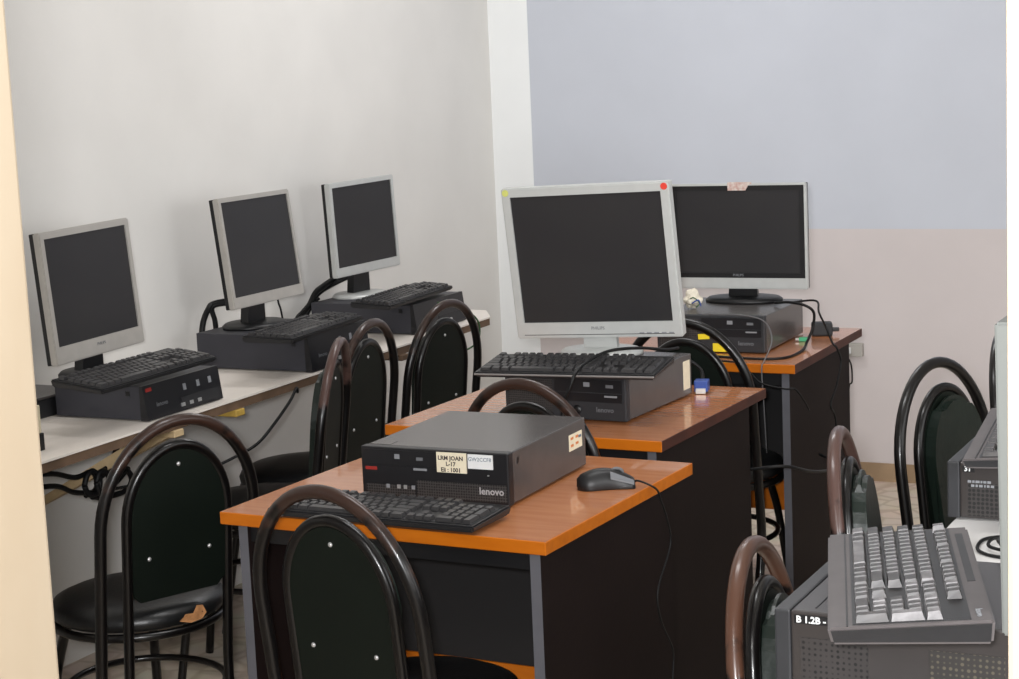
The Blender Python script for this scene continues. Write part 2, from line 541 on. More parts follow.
def chair_meshes():
    c = {}
    bm = B(); tube(bm, arch_pts(ZP, AO, ZSO, LEAN, Y0, 0.10), 0.0125, 12)
    c['outer'] = bm
    bm = B(); tube(bm, arch_pts(ZI, AI, ZSI, LI, YI, 0.06), 0.011, 12)
    c['inner'] = bm
    # rear board inside the inner arch
    def outline(a, zt, zs, zb, n=20):
        o = [(-a, zb + 0.02), (-a + 0.02, zb), (a - 0.02, zb), (a, zb + 0.02)]
        for k in range(n + 1):
            t = PI * k / n
            o.append((a * math.cos(t), zs + (zt - zs) * math.sin(t)))
        return o
    def plate(o, off0, off1, bev):
        bm = B()
        extr(bm, o, off0, off1, bev=bev)
        for v in bm.verts:
            v.co.y += YI - LI * (v.co.z - 0.45)
        return bm
    c['board'] = plate(outline(0.112, 0.818, ZSI, 0.50), -0.006, 0.008, 0.002)
    c['pad'] = plate(outline(0.106, 0.812, ZSI, 0.506), 0.009, 0.034, 0.010)
    # seat cushion
    bm = B()
    r = 0.188
    lathe(bm, [(0, 0.43), (r - 0.012, 0.43), (r, 0.438), (r + 0.002, 0.45), (r - 0.006, 0.466), (r - 0.03, 0.476), (r - 0.09, 0.482), (0, 0.485)], 40, c=(0, SY, 0))
    c['seat'] = bm
    bm = B()
    tube(bm, [(0.182 * math.cos(2 * PI * k / 36), SY + 0.182 * math.sin(2 * PI * k / 36), 0.42) for k in range(36)], 0.010, 8, closed=True)
    c['ring'] = bm
    bm = B()
    tube(bm, [(0.17 * math.cos(2 * PI * k / 36), SY - 0.01 + 0.18 * math.sin(2 * PI * k / 36), 0.265) for k in range(36)], 0.008, 8, closed=True)
    c['foot'] = bm
    for n, sx in (('legl', -1), ('legr', 1)):
        bm = B()
        tube(bm, smooth_path([(sx * 0.10, SY + 0.13, 0.415), (sx * 0.12, SY + 0.165, 0.30), (sx * 0.135, SY + 0.19, 0.15), (sx * 0.15, SY + 0.21, 0.004)], 5), 0.011, 10)
        c[n] = bm
    return c
CM = None
def screws(parent):
    for (x, z) in ((0, 0.785), (-0.072, 0.592), (0.072, 0.592)):
        bm = B()
        lathe(bm, [(0, 0.0035), (0.003, 0.003), (0.0046, 0.001), (0.0046, 0)], 12)
        y = YI - LI * (z - 0.45) - 0.006
        obj('screw', bm, 'screw', parent, (x, y, z), (PI / 2, 0, 0))

CHAIR0 = {}
def chair(s, t, th, label, worn='tube', torn=False, kids=True):
    """th: direction the sitter faces, degrees"""
    root = thing('dining_chair', label, 'chair', (s, t, 0), R(th - 90), group='round seat chairs with double arch backs')
    global CHAIR0
    if not CHAIR0:
        c = chair_meshes()
        CHAIR0['outer'] = obj('outer_arch', c['outer'], worn, root)
        CHAIR0['inner'] = obj('inner_arch', c['inner'], 'tube', root)
        CHAIR0['board'] = obj('back_board', c['board'], 'green', root)
        CHAIR0['pad'] = obj('back_cushion', c['pad'], 'vinyl_g', root)
        CHAIR0['seat'] = obj('seat', c['seat'], 'vinyl', root)
        CHAIR0['ring'] = obj('seat_ring', c['ring'], 'tube', root)
        CHAIR0['foot'] = obj('foot_ring', c['foot'], 'tube', root)
        CHAIR0['legl'] = obj('leg', c['legl'], 'tube', root)
        CHAIR0['legr'] = obj('leg', c['legr'], 'tube', root)
        screws(CHAIR0['board'])
        parts = dict(CHAIR0)
    else:
        parts = {}
        for k, o in CHAIR0.items():
            n = o.copy()
            COL.objects.link(n)
            n.parent = root
            parts[k] = n
            if k == 'outer':
                n.data = o.data.copy()
                n.data.materials[0] = M[worn]
            for ch in o.children:
                if ch.name.startswith('screw'):
                    q = ch.copy()
                    COL.objects.link(q)
                    q.parent = n
    if torn:
        bm = B()
        pts = [(-0.035, 0), (-0.02, 0.012), (0.0, 0.010), (0.012, 0.024), (0.03, 0.020), (0.034, 0.004), (0.02, -0.006), (-0.01, -0.008)]
        # patch wrapped on the rear rim of the seat
        f0 = []
        f1 = []
        for (u, w) in pts:
            a = R(torn) + u / 0.188
            f0.append(bm.verts.new((0.1875 * math.cos(a), SY + 0.1875 * math.sin(a), 0.443 + w)))
            rr = 0.1925 if w < 0.02 else 0.186
            f1.append(bm.verts.new((rr * math.cos(a), SY + rr * math.sin(a), 0.443 + w)))
        bm.faces.new(f0); bm.faces.new(list(reversed(f1)))
        for i in range(len(pts)):
            j = (i + 1) % len(pts)
            bm.faces.new((f0[i], f0[j], f1[j], f1[i]))
        p = obj('torn_patch', bm, 'foam', parts['seat']); p['label'] = 'torn seat edge showing orange foam'
    return root
chair(-2.458, 3.146, 156.6, 'black round seat chair nearest the left door jamb, torn seat edge, by the shelf', 'tube_worn', torn=-82)
chair(-1.63, 2.763, 79.6, 'black arched chair pushed up to the front of the desk nearest the door', 'tube_worn')
chair(-2.789, 4.391, 184.7, 'dark green backed chair facing the shelf, right of the chair with peeled pinkish frame', 'tube_worn')
chair(-2.685, 4.020, 201, 'dark chair with peeled pinkish arch seen nearly edge on, by the shelf', 'tube_pink')
chair(-2.765, 4.830, 173.3, 'dark green backed chair at the far end of the shelf', 'tube_worn')
chair(-1.759, 3.791, 81.2, 'chair tucked under the middle desk, only its arch showing behind the front computer', 'tube_worn')
chair(-1.763, 4.722, 89.8, 'chair tucked under the farthest desk, arch rising beside the yellow notes', 'tube')
chair(-0.817, 4.011, -18.3, 'green cushioned chair standing against the far wall at the right', 'tube')
chair(-0.799, 3.297, 9.4, 'chair seen edge on behind the ridged grey keyboard at the right', 'tube_pink')
chair(-0.694, 2.487, 5.5, 'rusty arched chair seen edge on beside the nearest vented computer', 'tube_rust')
chair(-0.750, 4.50, 0.0, 'chair at far right showing only a dark sliver beside the door jamb', 'tube')

# ------------------------------------------------------------------ computers
def computer(s, t, z, yaw, w, d, h, kind, label, s_red=False):
    c = thing('desktop_computer', label, 'computer', (s, t, z), R(yaw), group='flat desktop computers')
    fp = 0.022
    bm = B(); box(bm, 0.002, w - 0.002, fp, d, 0.004, h, bev=0.003)
    for x in (0.03, w - 0.05):
        for y in (0.05, d - 0.06):
            box(bm, x, x + 0.02, y, y + 0.02, 0.0, 0.006)
    obj('case', bm, {'L': 'case_side', 'V': 'case_vent'}.get(kind, 'case'), c)
    bm = B()
    if kind == 'L':
        hull8(bm, [(0, 0, 0.003), (w, 0, 0.003), (w, fp, 0.003), (0, fp, 0.003), (0, 0.012, h + 0.001), (w, 0.012, h + 0.001), (w, fp, h + 0.001), (0, fp, h + 0.001)])
    else:
        box(bm, 0, w, 0, fp, 0.003, h + 0.001, bev=0.003)
    fr = obj('front_panel', bm, 'front' if kind in ('A', 'L') else 'front2', c)
    def slope(zz):
        return 0.012 * (zz - 0.003) / (h - 0.002) if kind == 'L' else 0.0
    def pl(name, x0, x1, z0, z1, m, th=0.0015, par=fr):
        bm = B()
        y0, y1 = slope(z0), slope(z1)
        hull8(bm, [(x0, y0 - th, z0), (x1, y0 - th, z0), (x1, y0 + 0.002, z0), (x0, y0 + 0.002, z0), (x0, y1 - th, z1), (x1, y1 - th, z1), (x1, y1 + 0.002, z1), (x0, y1 + 0.002, z1)])
        return obj(name, bm, m, par)
    if kind == 'A':
        pl('optical_drive', w * 0.02, w * 0.515, h * 0.68, h * 0.96, 'front', 0.001)
        pl('drive_bay', w * 0.02, w * 0.515, h * 0.50, h * 0.665, 'front', 0.001)
        pl('icon', w * 0.235, w * 0.27, h * 0.80, h * 0.89, 'icon')
        pl('icon', w * 0.385, w * 0.43, h * 0.79, h * 0.85, 'logo_d')
        pl('red_label', w * 0.03, w * 0.11, h * 0.57, h * 0.63, 'red')
        pl('eject_button', w * 0.365, w * 0.455, h * 0.605, h * 0.645, 'icon', 0.003)
        pl('power_light', w * 0.862, w * 0.872, h * 0.575, h * 0.595, 'screw', 0.002)
        v = pl('vent', w * 0.38, w * 0.985, h * 0.10, h * 0.42, 'vent', 0.0008)
        pl('vent', w * 0.03, w * 0.37, h * 0.04, h * 0.30, 'vent', 0.0006)
        for x in (0.17, 0.245, 0.29, 0.345):
            pl('port', w * x, w * (x + 0.022), h * 0.24, h * 0.31, 'screw' if x in (0.245, 0.29) else 'icon', 0.002)
        text('logo', 'lenovo', 0.019, 'logo', fr, (w * 0.885, -0.002, h * 0.29), FRONT, bold=0.0004)
        st = pl('sticker', w * 0.525, w * 0.725, h * 0.60, h * 0.975, 'cream_p', 0.0022); st['label'] = 'cream handwritten sticker'
        for k, s_ in enumerate(('LRM JOAN', 'L-17', 'Eli : 1001')):
            text('handwriting', s_, 0.0115, 'ink', st, (w * 0.62, -0.0025, h * (0.87 - 0.11 * k)), FRONT, bold=0.0003)
        st = pl('sticker', w * 0.735, w * 0.90, h * 0.70, h * 0.965, 'white_p', 0.0022); st['label'] = 'white printed sticker'
        text('lettering', 'GW2CCF8', 0.0105, 'ink_b', st, (w * 0.815, -0.0025, h * 0.875), FRONT)
        bm = B(); box(bm, w - 0.003, w - 0.0012, d - 0.085, d - 0.02, h * 0.46, h * 0.78)
        st = obj('sticker', bm, 'cream_p', c); st['label'] = 'pale sticker near the rear of the side'
        for k, (yy, zz) in enumerate(((0.07, 0.70), (0.045, 0.70), (0.07, 0.56), (0.045, 0.57), (0.03, 0.68))):
            bm = B(); box(bm, w - 0.002, w - 0.0008, d - yy - 0.008, d - yy + 0.006, h * (zz - 0.025), h * (zz + 0.025)); obj('print', bm, 'ink_o' if k != 4 else 'ink_b', st)
        bm = B(); box(bm, w - 0.003, w - 0.0012, fp + 0.02, fp + 0.028, h * 0.74, h * 0.86); obj('latch', bm, 'black', c)
        bm = B(); box(bm, w * 0.02, w * 0.16, fp + 0.004, fp + 0.035, h - 0.001, h + 0.0006); obj('top_label', bm, 'case', c)
    elif kind == 'B':
        pl('optical_drive', w * 0.42, w * 0.97, h * 0.66, h * 0.95, 'front', 0.001)
        pl('drive_bay', w * 0.42, w * 0.97, h * 0.44, h * 0.64, 'front', 0.001)
        pl('icon', w * 0.66, w * 0.71, h * 0.78, h * 0.88, 'icon')
        pl('icon', w * 0.84, w * 0.90, h * 0.77, h * 0.84, 'logo_d')
        pl('eject_button', w * 0.83, w * 0.93, h * 0.56, h * 0.60, 'icon', 0.003)
        text('logo', 'lenovo', 0.0165, 'logo_d', fr, (w * 0.83, -0.002, h * 0.27), FRONT, bold=0.0003)
        bm = B(); lathe(bm, [(0, 0.004), (0.009, 0.003), (0.011, 0)], 20); obj('power_button', bm, 'black', fr, (w * 0.60, 0, h * 0.25), (PI / 2, 0, 0))
        pl('vent', w * 0.03, w * 0.40, h * 0.08, h * 0.9, 'vent', 0.0008)
    elif kind == 'L':
        if s_red:
            pl('red_label', w * 0.03, w * 0.10, h * 0.83, h * 0.93, 'red')
        pl('drive_bay', w * 0.45, w * 0.97, h * 0.10, h * 0.42, 'blackm', 0.001)
        for x in (0.50, 0.68, 0.84):
            pl('port', w * x, w * (x + 0.035), h * 0.60, h * 0.78, 'icon', 0.002)
        for x in (0.44, 0.55, 0.66):
            pl('port', w * x, w * (x + 0.045), h * 0.16, h * 0.26, 'screw', 0.0025)
        text('logo', 'lenovo', 0.017, 'logo_d', fr, (w * 0.20, slope(h * 0.42) - 0.002, h * 0.42), FRONT)
        bm = B(); box(bm, 0.0005, 0.0025, fp + 0.03, fp + 0.042, h * 0.72, h * 0.86); obj('latch', bm, 'black', c)
    elif kind == 'V':
        # side vents on the right hand flank (towards the doorway)
        pass
    return c, fr

c1, _ = computer(-1.538 - 0.3167, 3.057 - 0.0049, 0.75, 0.88, 0.3167, 0.3732, 0.1038, 'A', 'black computer on the desk nearest the door with two paper stickers on its front')
c2, f2 = computer(-1.637 - 0.3162, 3.865 + 0.0178, 0.75, -3.2, 0.3167, 0.3732, 0.1038, 'B', 'dark grey computer on the middle desk under the large square monitor')
c3, f3 = computer(-1.639 - 0.3167, 4.862 - 0.0042, 0.75, 0.75, 0.3167, 0.3732, 0.1038, 'B', 'dark grey computer on the farthest desk with two yellow notes')
w3, h3 = 0.3167, 0.1038
bm = B(); box(bm, w3 - 0.19, w3 - 0.158, -0.004, 0.001, 0.028, 0.043)
n = obj('note', bm, 'yellow', f3, (0, 0, 0), (0, R(-4), 0)); n['label'] = 'small yellow note'
bm = B(); box(bm, w3 - 0.150, w3 - 0.105, -0.004, 0.001, 0.004, 0.027)
n = obj('note', bm, 'yellow', f3, (0, 0, 0), (0, R(0), 0)); n['label'] = 'larger yellow note'
bm = B(); box(bm, w3 - 0.003, w3 - 0.0012, 0.3732 - 0.05, 0.3732 - 0.012, 0.02, 0.09)
n = obj('sticker', bm, 'cream_p', c2); n['label'] = 'beige sticker near the rear of the side'

computer(-2.78, 3.595, 0.75, 90, 0.315, 0.284, 0.087, 'L', 'small black computer on the left shelf with a red mark, nearest the door', s_red=True)
computer(-2.76, 4.31, 0.75, 90, 0.317, 0.385, 0.102, 'L', 'blue black computer in the middle of the left shelf, behind the pinkish chair arch')
computer(-2.81, 5.00, 0.75, 90, 0.330, 0.385, 0.094, 'L', 'dark grey computer at the far end of the left shelf')

def vent_computer(s, t, yaw, w, d, h, label, tagtext, small=None):
    c, fr = computer(s, t, 0.75, yaw, w, d, h, 'V', label)
    # local right flank x = w faces the doorway
    def pl(name, y0, y1, z0, z1, m, th=0.0015):
        bm = B(); box(bm, w - 0.004, w - 0.002 + th, y0, y1, z0, z1); return obj(name, bm, m, c)
    pl('vent', 0.035, 0.125, 0.008, h * 0.66, 'vent_side', 0.0008)
    pl('vent', 0.205, 0.30, 0.008, h * 0.66, 'vent_pale' if not small else 'vent_side', 0.0008)
    if small:
        pl('vent', 0.126, 0.204, 0.008, h * 0.55, 'vent_side', 0.0008)
    st = pl('sticker', 0.027, 0.027 + 0.012 * len(tagtext) * 0.62 + 0.006, h * 0.84, h * 0.95, 'black', 0.0016); st['label'] = 'black tag with white characters'
    text('lettering', tagtext, 0.0125, 'white_p', st, (w + 0.0002, 0.030, h * 0.895), RIGHT, align='LEFT', bold=0.0004)
    if small:
        bm = B()
        y = 0.036
        for k, L_ in enumerate((0.006, 0.004, 0.007, 0.003, 0.005, 0.006)):
            box(bm, w - 0.003, w - 0.0003, y, y + L_, h * 0.66, h * 0.70)
            box(bm, w - 0.003, w - 0.0003, y + 0.006, y + 0.006 + L_ * 0.9, h * 0.59, h * 0.63)
            y += L_ + 0.0018
        obj('worn_print', bm, 'icon', c)
    bm = B(); box(bm, 0.02, w - 0.02, 0.05, 0.052, h - 0.001, h + 0.0008); obj('top_seam', bm, 'black', c)
    return c
vent_computer(-0.763, 2.588, -90, 0.312, 0.375, 0.104, 'grey vented computer nearest the camera, under the ridged grey keyboard', 'B 1.2B -')
vent_computer(-0.752, 3.525, -90, 0.318, 0.375, 0.103, 'grey vented computer farther back at the right edge, numbered tag 31', '31', small=True)

# ------------------------------------------------------------------ keyboards
def key_layout():
    K = []
    def row(y, xs, x0=0.0, h=1.0):
        x = x0
        for w in xs:
            if w > 0:
                K.append((x, y, w, h))
            x += abs(w)
    row(0, [1.5, 1.25, 1.25, 6, 1.25, 1.25, 1, 1.5])
    row(1, [2.25] + [1] * 10 + [2.75])
    row(2, [1.75] + [1] * 11 + [2.25])
    row(3, [1.5] + [1] * 12 + [1.5])
    row(4, [1] * 13 + [2])
    row(5.35, [1, -1, 1, 1, 1, 1, -0.5, 1, 1, 1, 1, -0.5, 1, 1, 1, 1])
    row(0, [1, 1, 1], 15.3); row(1, [1], 16.3)
    row(3, [1, 1, 1], 15.3); row(4, [1, 1, 1], 15.3); row(5.35, [1, 1, 1], 15.3)
    row(0, [2, 1], 18.6); row(0, [1], 21.6, 2)
    row(1, [1, 1, 1], 18.6); row(2, [1, 1, 1], 18.6); row(2, [1], 21.6, 2)
    row(3, [1, 1, 1], 18.6); row(4, [1, 1, 1, 1], 18.6)
    return K
KL = key_layout()
def keycap(bm, x0, x1, y0, y1, z0, h, ins):
    hull8(bm, [(x0, y0, z0), (x1, y0, z0), (x1, y1, z0), (x0, y1, z0),
               (x0 + ins, y0 + ins * 0.7, z0 + h), (x1 - ins, y0 + ins * 0.7, z0 + h), (x1 - ins, y1 - ins * 1.4, z0 + h * 1.12), (x0 + ins, y1 - ins * 1.4, z0 + h * 1.12)])

KMESH = {}
def keyboard(loc, yaw, tilt, roll, w, d, label, body='kb', palm=0.0, individual=True, rim=None, kh=0.007, keymat='key', th=0.018, worn=(), logo=False):
    """origin: front left corner of the top face"""
    k = thing('keyboard', label, 'keyboard', loc, rot=None, group='computer keyboards')
    rot = Matrix.Rotation(R(yaw), 3, 'Z') @ Matrix.Rotation(-R(roll), 3, 'Y') @ Matrix.Rotation(R(tilt), 3, 'X')
    k.rotation_euler = rot.to_euler()
    bm = B()
    t2 = th * 0.72
    hull8(bm, [(0.004, 0.004, -t2), (w - 0.004, 0.004, -t2), (w - 0.004, d - 0.004, -th), (0.004, d - 0.004, -th), (0, 0, 0), (w, 0, 0), (w, d, 0), (0, d, 0)])
    bm.normal_update()
    for f in bm.faces:
        zc = f.calc_center_median().z
        f.material_index = 0 if zc > -0.001 else 1
    bmesh.ops.bevel(bm, geom=bm.edges[:], offset=0.0035, segments=2, affect='EDGES')
    obj('body', bm, [body, 'kb'], k)
    if rim:
        bm = B(); box(bm, 0.002, w - 0.002, -0.0008, 0.004, -0.007, -0.003, bev=0.001, seg=1)
        obj('front_rim', bm, rim, k)
    mx = 0.012 if not palm else 0.012
    y0 = 0.012 + palm
    ux = (w - 2 * mx) / 22.6
    uy = (d - y0 - (0.012 if not palm else 0.030)) / 6.35
    well = B(); box(well, mx - 0.003, w - mx + 0.003, y0 - 0.003, y0 + 6.35 * uy + 0.003, -0.003, 0.0008)
    obj('key_well', well, 'black', k)
    g = 0.0012
    if individual:
        for i, (x, y, kw, hh) in enumerate(KL):
            key = (round(kw * ux, 5), round(hh * uy, 5), kh)
            if key not in KMESH:
                bm = B(); keycap(bm, g, kw * ux - g, g, hh * uy - g, 0, kh, 0.0022)
                bmesh.ops.recalc_face_normals(bm, faces=bm.faces[:])
                me = bpy.data.meshes.new('key'); bm.to_mesh(me); bm.free()
                KMESH[key] = me
            me = KMESH[key]
            if i in worn or keymat != 'key':
                kk = key + (('w' if i in worn else keymat),)
                if kk not in KMESH:
                    m2 = me.copy(); m2.materials.clear(); m2.materials.append(M['key_worn' if i in worn else keymat]); KMESH[kk] = m2
                me = KMESH[kk]
            elif not me.materials:
                me.materials.append(M['key'])
            o = bpy.data.objects.new('key', me)
            COL.objects.link(o)
            o.parent = k
            o.location = (mx + x * ux, y0 + y * uy, 0.0006)
    else:
        bm = B()
        for (x, y, kw, hh) in KL:
            keycap(bm, mx + x * ux + g, mx + (x + kw) * ux - g, y0 + y * uy + g, y0 + (y + hh) * uy - g, 0.0006, kh, 0.0022)
        obj('keys', bm, keymat, k)
    if palm:
        bm = B(); box(bm, 0.004, w - 0.004, y0 - 0.010, y0 - 0.008, -0.001, 0.0012); obj('palm_rest_seam', bm, 'black', k)
        bm = B(); box(bm, 0.04, w * 0.62, d - 0.020, d - 0.010, -0.003, 0.0006); obj('pen_groove', bm, 'kb', k)
    if logo:
        text('logo', 'lenovo', 0.012, 'icon', k, (w - 0.035, d - 0.016, 0.0006), (0, 0, 0), bold=0.0002)
    return k
keyboard((-1.952, 2.856, 0.769), -1.5, 2.0, 0, 0.446, 0.150, 'black keyboard on the desk nearest the door, in front of the stickered computer')
keyboard((-1.978, 3.770, 0.873), 4.0, 6.5, 0.4, 0.440, 0.160, 'black keyboard jutting out over the computer on the middle desk', rim='kb_edge')
keyboard((-2.735, 3.375, 0.872), 89.5, 6.5, 0.6, 0.455, 0.155, 'black keyboard lying across the computer on the left shelf, nearest the door', individual=False)
keyboard((-2.715, 4.150, 0.871), 95.4, 2.5, 0, 0.447, 0.156, 'black keyboard on the middle computer of the left shelf', individual=False)
keyboard((-2.80, 4.825, 0.866), 92.8, 4.0, 0.6, 0.450, 0.140, 'black keyboard with raised end on the farthest computer of the left shelf', individual=False)
WORN = {3, 36 - 36, 60, 61, 78, 84, 90, 91, 96, 97, 100, 103}
keyboard((-0.763, 2.522, 0.893), -73.5, 3.5, 1.0, 0.469, 0.195, 'large ridged grey keyboard with palm rest nearest the camera at lower right', body='kb_grey', palm=0.021, keymat='key_shiny', kh=0.0095, th=0.030, worn=WORN, logo=True)
keyboard((-0.757, 3.585, 0.878), -84, 3.5, 0.0, 0.465, 0.195, 'grey keyboard wedge on the farther vented computer, cut by the right jamb', body='kb_grey', palm=0.021, individual=False, th=0.024, keymat='key_shiny')

# ------------------------------------------------------------------ monitors
def monitor(c, yaw, tilt, roll, w, h, zbase, label, kind, bez=0.016, chin=0.038, neck='black', base_r=(0.11, 0.09), depth=0.05, bezmat='silver', wide=False, back=0.05, logo=None, basemat=None):
    """c: centre of the front face. Local: x right, y away from the viewer, z up"""
    m = thing('monitor', label, 'monitor', (c[0], c[1], zbase), R(yaw), group='flat computer monitors')
    rot = Matrix.Rotation(R(-tilt), 3, 'X') @ Matrix.Rotation(R(-roll), 3, 'Y')
    hd = bpy.data.objects.new('dummy', None)
    head_loc = Vector((0, 0, c[2] - zbase))
    e = rot.to_euler()
    bpy.data.objects.remove(hd)
    # bezel frame (one mesh): outer w x h, inner opening
    x0, x1, z0, z1 = -w / 2, w / 2, -h / 2, h / 2
    ix0, ix1, iz0, iz1 = x0 + bez, x1 - bez, z0 + chin, z1 - bez
    bm = B()
    fd = 0.018
    O = [(x0, z0), (x1, z0), (x1, z1), (x0, z1)]
    I = [(ix0, iz0), (ix1, iz0), (ix1, iz1), (ix0, iz1)]
    of = [bm.verts.new((x, 0, z)) for x, z in O]
    inf = [bm.verts.new((x, 0, z)) for x, z in I]
    inb = [bm.verts.new((x, 0.006, z)) for x, z in I]
    ob = [bm.verts.new((x, fd, z)) for x, z in O]
    for i in range(4):
        j = (i + 1) % 4
        bm.faces.new((of[i], of[j], inf[j], inf[i]))
        bm.faces.new((inf[i], inf[j], inb[j], inb[i]))
        bm.faces.new((ob[j], ob[i], of[i], of[j])[::-1])
    bm.faces.new(ob)
    es = [ed for ed in bm.edges if all(v in of for v in ed.verts)]
    es += [ed for ed in bm.edges if len([v for v in ed.verts if v in of]) == 1 and len([v for v in ed.verts if v in ob]) == 1]
    bmesh.ops.bevel(bm, geom=es, offset=0.003, segments=2, affect='EDGES')
    fr = obj('bezel', bm, bezmat, m, head_loc, e)
    bm = B(); box(bm, ix0 - 0.001, ix1 + 0.001, 0.004, 0.012, iz0 - 0.001, iz1 + 0.001)
    obj('screen', bm, 'screen', fr)
    # back shell
    bm = B()
    q = 0.045
    hull8(bm, [(x0 + 0.002, fd - 0.001, z0 + 0.002), (x1 - 0.002, fd - 0.001, z0 + 0.002), (x1 - q, fd + depth, z0 + q), (x0 + q, fd + depth, z0 + q),
               (x0 + 0.002, fd - 0.001, z1 - 0.002), (x1 - 0.002, fd - 0.001, z1 - 0.002), (x1 - q, fd + depth, z1 - q), (x0 + q, fd + depth, z1 - q)])
    box(bm, x0 + 0.001, x1 - 0.001, fd - 0.002, fd + 0.014, z0 + 0.001, z1 - 0.001, bev=0.003)
    obj('back_shell', bm, 'black' if kind != 'MC' else 'silver', fr)
    # stand
    zb = 0.0
    H = c[2] - zbase
    bm = B()
    yb = back
    hull8(bm, [(-0.045, yb, 0.008), (0.045, yb, 0.008), (0.04, yb + 0.03, 0.008), (-0.04, yb + 0.03, 0.008),
               (-0.035, yb - 0.005 , H - h * 0.28), (0.035, yb - 0.005, H - h * 0.28), (0.035, yb + 0.02, H - h * 0.28), (-0.035, yb + 0.02, H - h * 0.28)])
    nk = obj('neck', bm, neck, m)
    bm = B()
    lathe(bm, [(0, 0.0), (1, 0.0), (1.0, 0.006), (0.92, 0.012), (0.5, 0.015), (0, 0.016)], 36, sx=base_r[0], sy=base_r[1], c=(0, yb + 0.01, 0))
    obj('base', bm, basemat or neck, m)
    if logo:
        text('logo', logo, 0.011, 'logo_d', fr, (0, -0.0005, z0 + chin * 0.62), FRONT)
    return m, fr, (x0, x1, z0, z1)

mc, fr, (x0, x1, z0, z1) = monitor((-1.833, 4.138, 1.087), 3.1, -6.6, 1.8, 0.434, 0.381, 0.8548, 'large silver square monitor with a red dot, on the middle desk', 'MC', bez=0.022, chin=0.040, neck='silver', base_r=(0.105, 0.085), back=0.045, logo='PHILIPS', basemat='silver')
for sx, m_, nm in ((x1 - 0.012, 'red_dot', 'red round sticker'), (x0 + 0.012, 'yellowg', 'yellow green sticker')):
    bm = B(); lathe(bm, [(0, 0.001), (0.0085, 0.001), (0.0085, 0)], 20)
    for f_ in bm.faces: f_.smooth = False
    st = obj('sticker', bm, m_, fr, (sx, 0, z1 - 0.011), (PI / 2, 0, 0)); st['label'] = nm
bm = B(); box(bm, x0 + 0.02, x1 - 0.02, -0.0006, 0.002, z0 + 0.0085, z0 + 0.0098); obj('groove', bm, 'black', fr)
for k in range(5):
    bm = B(); box(bm, x1 - 0.11 + k * 0.019, x1 - 0.098 + k * 0.019, -0.0012, 0.002, z0 + 0.0105, z0 + 0.013); obj('button', bm, 'icon', fr)

monitor((-3.025, 3.73, 1.054), 92.6, 4.1, 0.6, 0.373, 0.328, 0.8378, 'silver framed monitor on the left shelf nearest the door', 'L', bez=0.017, chin=0.044, bezmat='silver_w', base_r=(0.09, 0.075), back=0.02, depth=0.03, logo='PHILIPS')
monitor((-3.006, 4.468, 1.080), 89.4, 6.5, 0.0, 0.357, 0.313, 0.8528, 'silver framed monitor in the middle of the left shelf', 'L', bez=0.013, chin=0.032, bezmat='silver_w', base_r=(0.105, 0.085), back=0.035, depth=0.035)
monitor((-3.078, 5.172, 1.075), 83.2, 1.9, 1.0, 0.340, 0.299, 0.8448, 'silver framed monitor at the far end of the left shelf', 'L', bez=0.015, chin=0.030, bezmat='silver', base_r=(0.10, 0.08), back=0.03, depth=0.03, basemat='silver')
mr, fr, (x0, x1, z0, z1) = monitor((-1.802, 5.119, 1.049), 2.6, -0.4, 0, 0.41, 0.306, 0.8548, 'widescreen monitor with black face and pale lower band on the farthest desk', 'MR', bez=0.006, chin=0.032, bezmat='silver', base_r=(0.115, 0.085), back=0.045, depth=0.035)
# black inner frame of the widescreen
bm = B()
for d_ in ((x0 + 0.006, x1 - 0.006, z1 - 0.020, z1 - 0.006), (x0 + 0.006, x1 - 0.006, z0 + 0.032, z0 + 0.046), (x0 + 0.006, x0 + 0.020, z0 + 0.046, z1 - 0.020), (x1 - 0.020, x1 - 0.006, z0 + 0.046, z1 - 0.020)):
    box(bm, d_[0], d_[1], 0.0005, 0.0045, d_[2], d_[3])
obj('inner_frame', bm, 'black', fr)
text('logo', 'PHILIPS', 0.010, 'icon', fr, (0, 0.0002, z0 + 0.040), FRONT)
bm = B()
pts = [(-0.045, -0.018), (0.008, -0.018), (0.016, -0.004), (0.026, 0.001), (0.026, 0.006), (-0.045, 0.006)]
extr(bm, pts, -0.0015, 0.0008)
st = obj('sticker', bm, 'worn_p', fr, (0.02, 0, z1 - 0.002)); st['label'] = 'torn pale label on the top edge'

# right hand monitor seen edge on behind the jamb
monitor((-0.447, 2.35, 1.072), -90, -1.2, 0, 0.38, 0.375, 0.8548, 'pale monitor seen edge on along the right jamb, behind the ridged grey keyboard', 'R', bez=0.016, chin=0.04, bezmat='grey_side', base_r=(0.085, 0.075), back=0.05, depth=0.04)

# ------------------------------------------------------------------ mouse
ms = thing('mouse', 'black computer mouse on the right end of the desk nearest the door', 'mouse', (-1.432, 3.265, 0.75), R(28))
bm = B()
NX, NY = 14, 10
L, Wd = 0.112, 0.060
grid = []
for i in range(NX + 1):
    u = i / NX
    x = -L / 2 + L * u
    hw = Wd / 2 * (0.90 + 0.10 * math.cos(2 * PI * (u - 0.15))) * min(1.0, math.sqrt(max(0.0, 1 - (2 * max(0, 0.22 - u) / 0.5) ** 2))) * (1 if u < 0.88 else 1 - 0.9 * (u - 0.88))
    hz = 0.006 + 0.031 * max(0.0, math.sin(PI * min(1, (u * 0.80 + 0.14)))) ** 0.8 * (1 if u > 0.02 else 0.75)
    rowv = []
    for j in range(NY + 1):
        v = -1 + 2 * j / NY
        rowv.append(bm.verts.new((x, v * hw, 0.002 + hz * (1 - abs(v) ** 3.2))))
    grid.append(rowv)
for i in range(NX):
    for j in range(NY):
        f = bm.faces.new((grid[i][j], grid[i + 1][j], grid[i + 1][j + 1], grid[i][j + 1])); f.smooth = True
